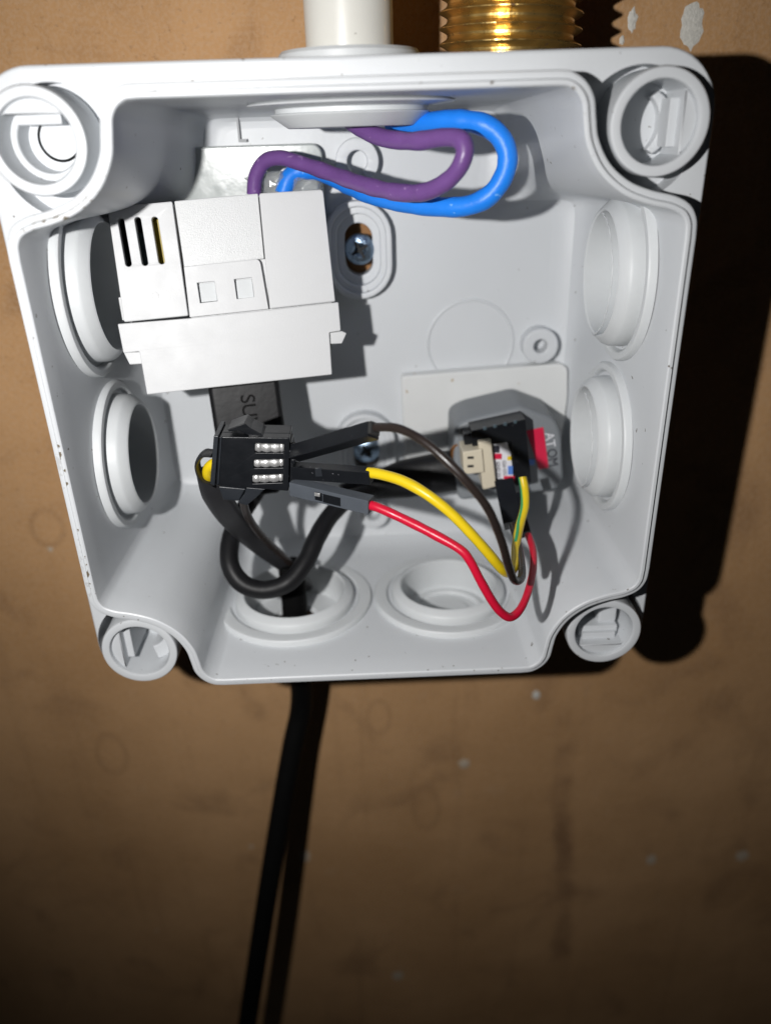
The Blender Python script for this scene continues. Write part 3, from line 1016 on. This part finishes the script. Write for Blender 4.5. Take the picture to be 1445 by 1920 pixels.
win = [[(-18.43, -2.57, 0), (-13.62, -2.96, 0), (-13.76, -4.53, 0), (-18.70, -4.33, 0)], [(-18.92, -5.61, 0), (-13.95, -5.71, 0), (-14.09, -7.30, 0), (-19.18, -7.20, 0)],
       [(-19.50, -8.50, 0), (-14.29, -8.51, 0), (-14.43, -10.13, 0), (-19.76, -10.12, 0)]]
link('housing', merge(plate([rpoly([(-24.55, -1.16, 0), (-12.52, -1.83, 0), (-13.54, -11.82, 0), (-26.39, -10.05, 0)], .35)] + [rpoly(w_, .12) for w_ in win], -2.2, 0, bev=.14),
                      plate([rpoly([(-24.55, -1.16, 0), (-12.52, -1.83, 0), (-13.54, -11.82, 0), (-26.39, -10.05, 0)], .35)], -6.5, -2.25, bev=.14)), M_BLACK, lk)
link('end_flange', merge(plate([rpoly([(-25.23, -0.76, 0.5), (-24.42, -0.79, 0.5), (-26.21, -10.04, 0.5), (-26.99, -9.60, 0.5)], .2)], -7.0, .55, bev=.15),
                         plate([rpoly([(-24.21, -1.13, 0.4), (-23.94, -1.14, 0.4), (-25.55, -9.90, 0.4), (-25.83, -9.89, 0.4)], .1)], -.1, .22, bev=.06)), M_GREYH, lk)
for w_ in win:
    c0, c1 = Vector(w_[0]), Vector(w_[1])
    h0, h1 = Vector(w_[3]), Vector(w_[2])
    a, b = (c0 + h0) / 2, (c1 + h1) / 2
    ln = (b - a)
    wd = (c0 - h0).length
    ms = []
    for t0, t1, zz in ((.01, .24, -.15), (.25, .55, -.05), (.56, .86, -.08), (.86, .99, -.35)):
        p0 = a + ln * t0 + Vector((0, 0, zz - .3))
        p1 = a + ln * t1 + Vector((0, 0, zz - .3))
        ms.append(sweep([p0, p0.lerp(p1, .5) + Vector((0, 0, .14)), p1], [wd * .40, wd * .47, wd * .40], 18, 6, flat=(1, .5), up=(0, 0, 1)))
    link('contact', merge(*ms), M_TIN, lk, smooth=60)
link('latch_wing', merge(plate([rpoly([(-23.04, -0.14, -1), (-20.01, 0.89, -1), (-19.11, -0.01, -1), (-17.40, -1.14, -1), (-16.51, -2.34, -1), (-18.61, -2.26, -1), (-19.87, -1.14, -1), (-21.25, -0.41, -1), (-22.81, -0.54, -1)], .12)], -5.5, -.6, bev=.12),
                         box(*[sorted(((-20.56, -0.82, -1)[0], (-18.83, -0.89, -1)[0]))[k] for k in (0, 1)], (-20.25, -2.20, -1)[1], (-20.07, -0.45, -1)[1], -4.5, -2.4, bev=.15)), M_BLACK, lk)
link('latch_wing', merge(plate([rpoly([(-17.68, -11.69, -1), (-19.14, -12.98, -1), (-21.33, -14.79, -1), (-22.88, -14.19, -1), (-21.44, -12.36, -1), (-21.04, -11.23, -1)], .15)], -5.8, -1.0, bev=.15),
                         plate([rpoly([(-26.09, -11.06, -2), (-21.23, -11.78, -2), (-22.83, -14.14, -2), (-25.47, -13.82, -2)], .3)], -6.2, -1.6, bev=.2)), M_GREYH, lk)
link('mouth', merge(box(*[(-13.46, -6.88, -0.6)[0], (-12.34, -6.92, -0.6)[0]], (-13.38, -11.58, -0.6)[1], (-12.66, -2.93, -0.6)[1], -5.4, -.7, bev=.2),
                    *[box(x, x + .62, y - .85, y, -2.4, -.3, bev=.15) for x, y in [(-12.4, -3.42), (-12.61, -5.98), (-12.87, -9.1)]]), M_BLACK, lk)

# ------------------------------------------------------------------ jumper wires
# black one
jw = thing('jumper_wire', 'brownish black jumper wire whose square black plug points up to the right', 'jumper wire', (1.99, 2.59, 9), 'jumper wires in the latch connector')
m_, fr = bar((-12.04, -5.09, -1), (1.81, 2.43, 9.5), 2.6, 2.5, roll=40, bev=.16)
pl = link('plug_housing', m_, M_BLACK, jw)
link('wire_socket', bar((1.56, 2.58, 9.4), (2.15, 2.91, 9.9), 2.1, 2.1, roll=40, bev=.2)[0], M_HOLE, jw)
link('insulation', sweep([(1.31, 2.53, 9), (2.82, 3.28, 10.5), (5.72, 3.81, 13), (9.09, 2.90, 16), (12.31, 0.68, 18.5), (15.51, -2.51, 20), (18.75, -7.30, 19.5), (21.28, -13.74, 18), (22.96, -19.53, 16), (24.46, -23.44, 14),
                          (26.25, -24.80, 11), (27.40, -25.34, 5), (28.22, -25.90, -3), (28.44, -25.52, -10)], .70, 18, 10, wob=.06), M_BLACKW, jw)
# yellow-green one
jy = thing('jumper_wire', 'yellow jumper wire with a thin green stripe in the middle black plug', 'jumper wire', (1.28, -7.23, 4), 'jumper wires in the latch connector')
link('plug_housing', bar((-12.39, -8.30, -1), (1.26, -7.72, 4), 2.45, 2.4, roll=3, bev=.16)[0], M_BLACK, jy)
link('latch_mark', box((-8.43, -6.20, 2)[0], (-7.25, -6.25, 2)[0], (-7.84, -8.31, 2)[1], (-7.74, -6.72, 2)[1], 1.9, 2.18, bev=.08), M_GREYH, jy)
ypts = [(0.65, -7.19, 3.8), (2.62, -7.05, 5), (6.36, -7.38, 7.5), (10.14, -8.82, 10), (13.95, -11.66, 11.5), (17.40, -15.33, 12.5), (20.15, -18.87, 12.5), (22.49, -22.33, 11.5), (24.39, -24.94, 9), (26.27, -25.62, 5), (27.72, -25.57, -2),
        (29.39, -24.29, -7.5), (30.87, -22.03, -11), (31.23, -19.73, -13.5), (30.98, -17.50, -15)]
link('insulation', sweep(ypts, [.92] * 3 + [.88] * 5 + [.84] * 7, 20, 10, wob=.05), M_YELLOW, jy)
link('green_stripe', sweep(ypts[:9], [.945, .945, .93, .905, .905, .905, .905, .905, .88], 8, 10, wob=.05, up=(0, 0, 1), ang=(-20, 32)), M_GREEN, jy)
link('green_stripe', sweep(ypts[10:], .868, 8, 10, wob=.05, up=(0, 0, 1), ang=(138, 176)), M_GREEN, jy)
# red one
jr = thing('jumper_wire', 'red jumper wire whose lowest greyish plug tilts down to the right', 'jumper wire', (1.07, -12.29, 6), 'jumper wires in the latch connector')
m_, fr = bar((-12.77, -11.15, -0.5), (0.98, -12.04, 6.5), 2.7, 2.4, roll=4, bev=.16)
pl = link('plug_housing', m_, M_LGREYH, jr)
L_ = (Vector((0.98, -12.04, 6.5)) - Vector((-12.77, -11.15, -0.5))).length
link('latch_mark', merge(box(L_ * .34, L_ * .43, -.75, .8, 1.22, 1.42, fr, .08), box(L_ * .44, L_ * .66, -.9, .75, 1.24, 1.36, fr, .05)), M_BLACK, pl)
link('latch_glint', box(L_ * .34, L_ * .41, .1, .8, 1.40, 1.55, fr, .07), M_TIN, pl)
link('insulation', sweep([(0.44, -12.06, 6.2), (2.40, -12.22, 7.5), (6.59, -13.61, 9.5), (11.28, -15.32, 12), (15.22, -17.11, 14), (16.82, -18.94, 14.8), (18.52, -22.45, 15.2), (20.70, -26.72, 15.2), (22.39, -29.31, 14.8), (24.14, -30.80, 14), (26.16, -30.57, 12),
                          (28.28, -29.46, 8), (30.28, -28.32, 2), (31.36, -27.74, -4), (31.61, -27.66, -9.5)], [.82] * 4 + [.77] * 6 + [.70] * 5, 20, 10, wob=.06), M_RED, jr)

# ------------------------------------------------------------------ dark grey controller module
gm = thing('controller_module', 'small dark grey module with a red and white sticker at lower right of the box', 'module', (32.94, -23.63, -43))
gp = [(18.94, -20.21, -29.6), (19.08, -11.68, -29.6), (21.99, -10.13, -29.6), (33.14, -7.74, -29.6), (40.54, -10.84, -29.6), (42.04, -14.38, -29.6), (43.28, -25.00, -29.6), (41.92, -27.51, -29.6), (20.22, -29.20, -29.6)]
link('housing', plate([rpoly(gp, [1, 2.2, 1.5, 1.2, 2.2, 2, 1.5, 1.5, 1.5])], -43.4, -29.6, bev=1.0, bseg=5), M_GREY, gm)
ZF = -29.5
link('red_sticker', plate([rpoly([(34.31, -13.19, -29.5), (37.90, -12.49, -29.5), (39.65, -21.89, -29.5), (37.57, -22.18, -29.5)], .1)], -29.62, -29.5, bev=.02), M_SRED, gm)
SF = Frame((39.81, -17.30, -29.5), Vector((40.59, -22.05, -29.5)) - Vector((38.82, -12.65, -29.5)), (1, .1, 0))
link('lettering', text('AT', Frame(SF((-1.9, 0, 0)), SF.x, SF.y), 2.8, .03, .04, .98), M_SWHITE, gm, smooth=0)
link('lettering', text('OM', Frame(SF((2.3, 0, 0)), SF.x, SF.y), 3.0, .03, .04, .88), M_SINK, gm, smooth=0, label='black letters at the bottom of the sticker')
link('blue_mark', box((35.21, -19.58, -29.5)[0], (36.49, -19.63, -29.5)[0], (35.88, -21.11, -29.5)[1], (35.80, -19.73, -29.5)[1], -29.62, -29.48, bev=.02), M_SBLUE, gm)
# black header block with the stickered unit on it
hd = link('header_block', merge(plate([rpoly([(21.92, -10.80, -24.6), (32.91, -8.69, -24.6), (34.88, -22.83, -24.6), (31.62, -23.56, -24.6), (30.27, -13.35, -24.6), (22.21, -14.21, -24.6)], .15)], -29.8, -24.2, bev=.15),
                                plate([rpoly([(20.46, -12.19, -26), (23.45, -11.72, -26), (23.75, -15.05, -26), (20.96, -15.42, -26)], .3)], -29.8, -26, bev=.2)), M_BLACK, gm)
link('pin', merge(*[box(x, x + .7, y, y + .7, -24.4, -23.95, bev=.1) for x, y in [(24.27, -10.64), (26.34, -10.25), (28.41, -9.87), (30.46, -9.48)]]), M_DARKGREY, hd)
un = link('sticker_unit', plate([rpoly([(25.54, -14.34, -24.6), (30.28, -13.58, -24.6), (31.83, -23.32, -24.6), (26.18, -24.33, -24.6)], .2)], -29.8, -25.1, bev=.15), M_BLACK, gm)
link('white_sticker', plate([rpoly([(26.36, -14.25, -24.9), (29.45, -13.90, -24.9), (30.34, -16.31, -24.9), (31.30, -22.81, -24.9), (27.11, -23.38, -24.9)], .15)], -25.12, -24.98, bev=.02), M_SWHITE, un)


def patch(quad, m, nm):
    link(nm, plate([quad], -25.0, -24.8, bev=.02), m, un)


patch([(26.74, -16.25), (28.42, -16.32), (28.47, -17.52), (26.78, -17.46)], M_SRED, 'pink_patch')
patch([(29.07, -21.44), (31.34, -21.54), (31.41, -23.27), (29.13, -23.18)], M_SRED, 'pink_patch')
patch([(26.58, -14.45), (27.91, -14.52), (27.96, -16.06), (26.63, -16.01)], M_SINK, 'ink_block')
patch([(27.04, -21.98), (28.87, -22.05), (28.91, -23.29), (27.08, -23.21)], M_SINK, 'ink_block')
patch([(29.87, -19.15), (30.89, -19.19), (30.98, -21.15), (29.95, -21.11)], M_SBLUE, 'blue_patch')
patch([(29.67, -16.97), (30.46, -17.0), (30.49, -17.84), (29.71, -17.81)], M_YELLOW, 'yellow_patch')
tf = Frame((28.33, -19.82, -24.8), Vector((28.67, -22.90, -24.8)) - Vector((27.99, -16.78, -24.8)), (1, .1, 0))
link('small_print', merge(text('GND 5V', Frame(tf((0, -.5, 0)), tf.x, tf.y), 1.0, .03, .02, 1.0), text('G26 G32', Frame(tf((-.2, .8, 0)), tf.x, tf.y), .9, .03, .02, 1.0)), M_SINK, un, smooth=0)
cr = link('cream_socket', merge(plate([rpoly([(23.17, -12.81, -23), (25.79, -12.45, -23), (27.25, -22.91, -23), (24.45, -23.65, -23)], .35)], -29.8, -23, bev=.2),
                                plate([rpoly([(19.92, -14.67, -23), (23.98, -14.13, -23), (24.56, -19.38, -23), (20.33, -19.70, -23)], .3)], -29.0, -22.4, bev=.25)), M_CREAM, gm)
link('socket_slot', merge(*[box(x, x + 1.3, y - .55, y, -22.7, -22.33, bev=.05) for x, y in [(20.97, -15.65), (21.0, -17.55)]]), M_HOLE, cr)
link('lead_plug', bar((28.72, -21.67, -22), (29.45, -27.61, -14), 3.9, 3.6, roll=8, bev=.2)[0], M_BLACK, gm)
link('lead_plug', bar((30.38, -23.41, -19), (31.41, -28.58, -11.5), 2.6, 2.6, roll=8, bev=.2)[0], M_BLACK, gm)
cb = link('solder_stub', sweep([(19.85, -15.72, -30), (18.83, -17.66, -31), (19.20, -20.20, -32)], .5, 10, 6), M_COPPER, gm)

for o in list(S.objects):
    if '_o' in o:
        del o['_o']
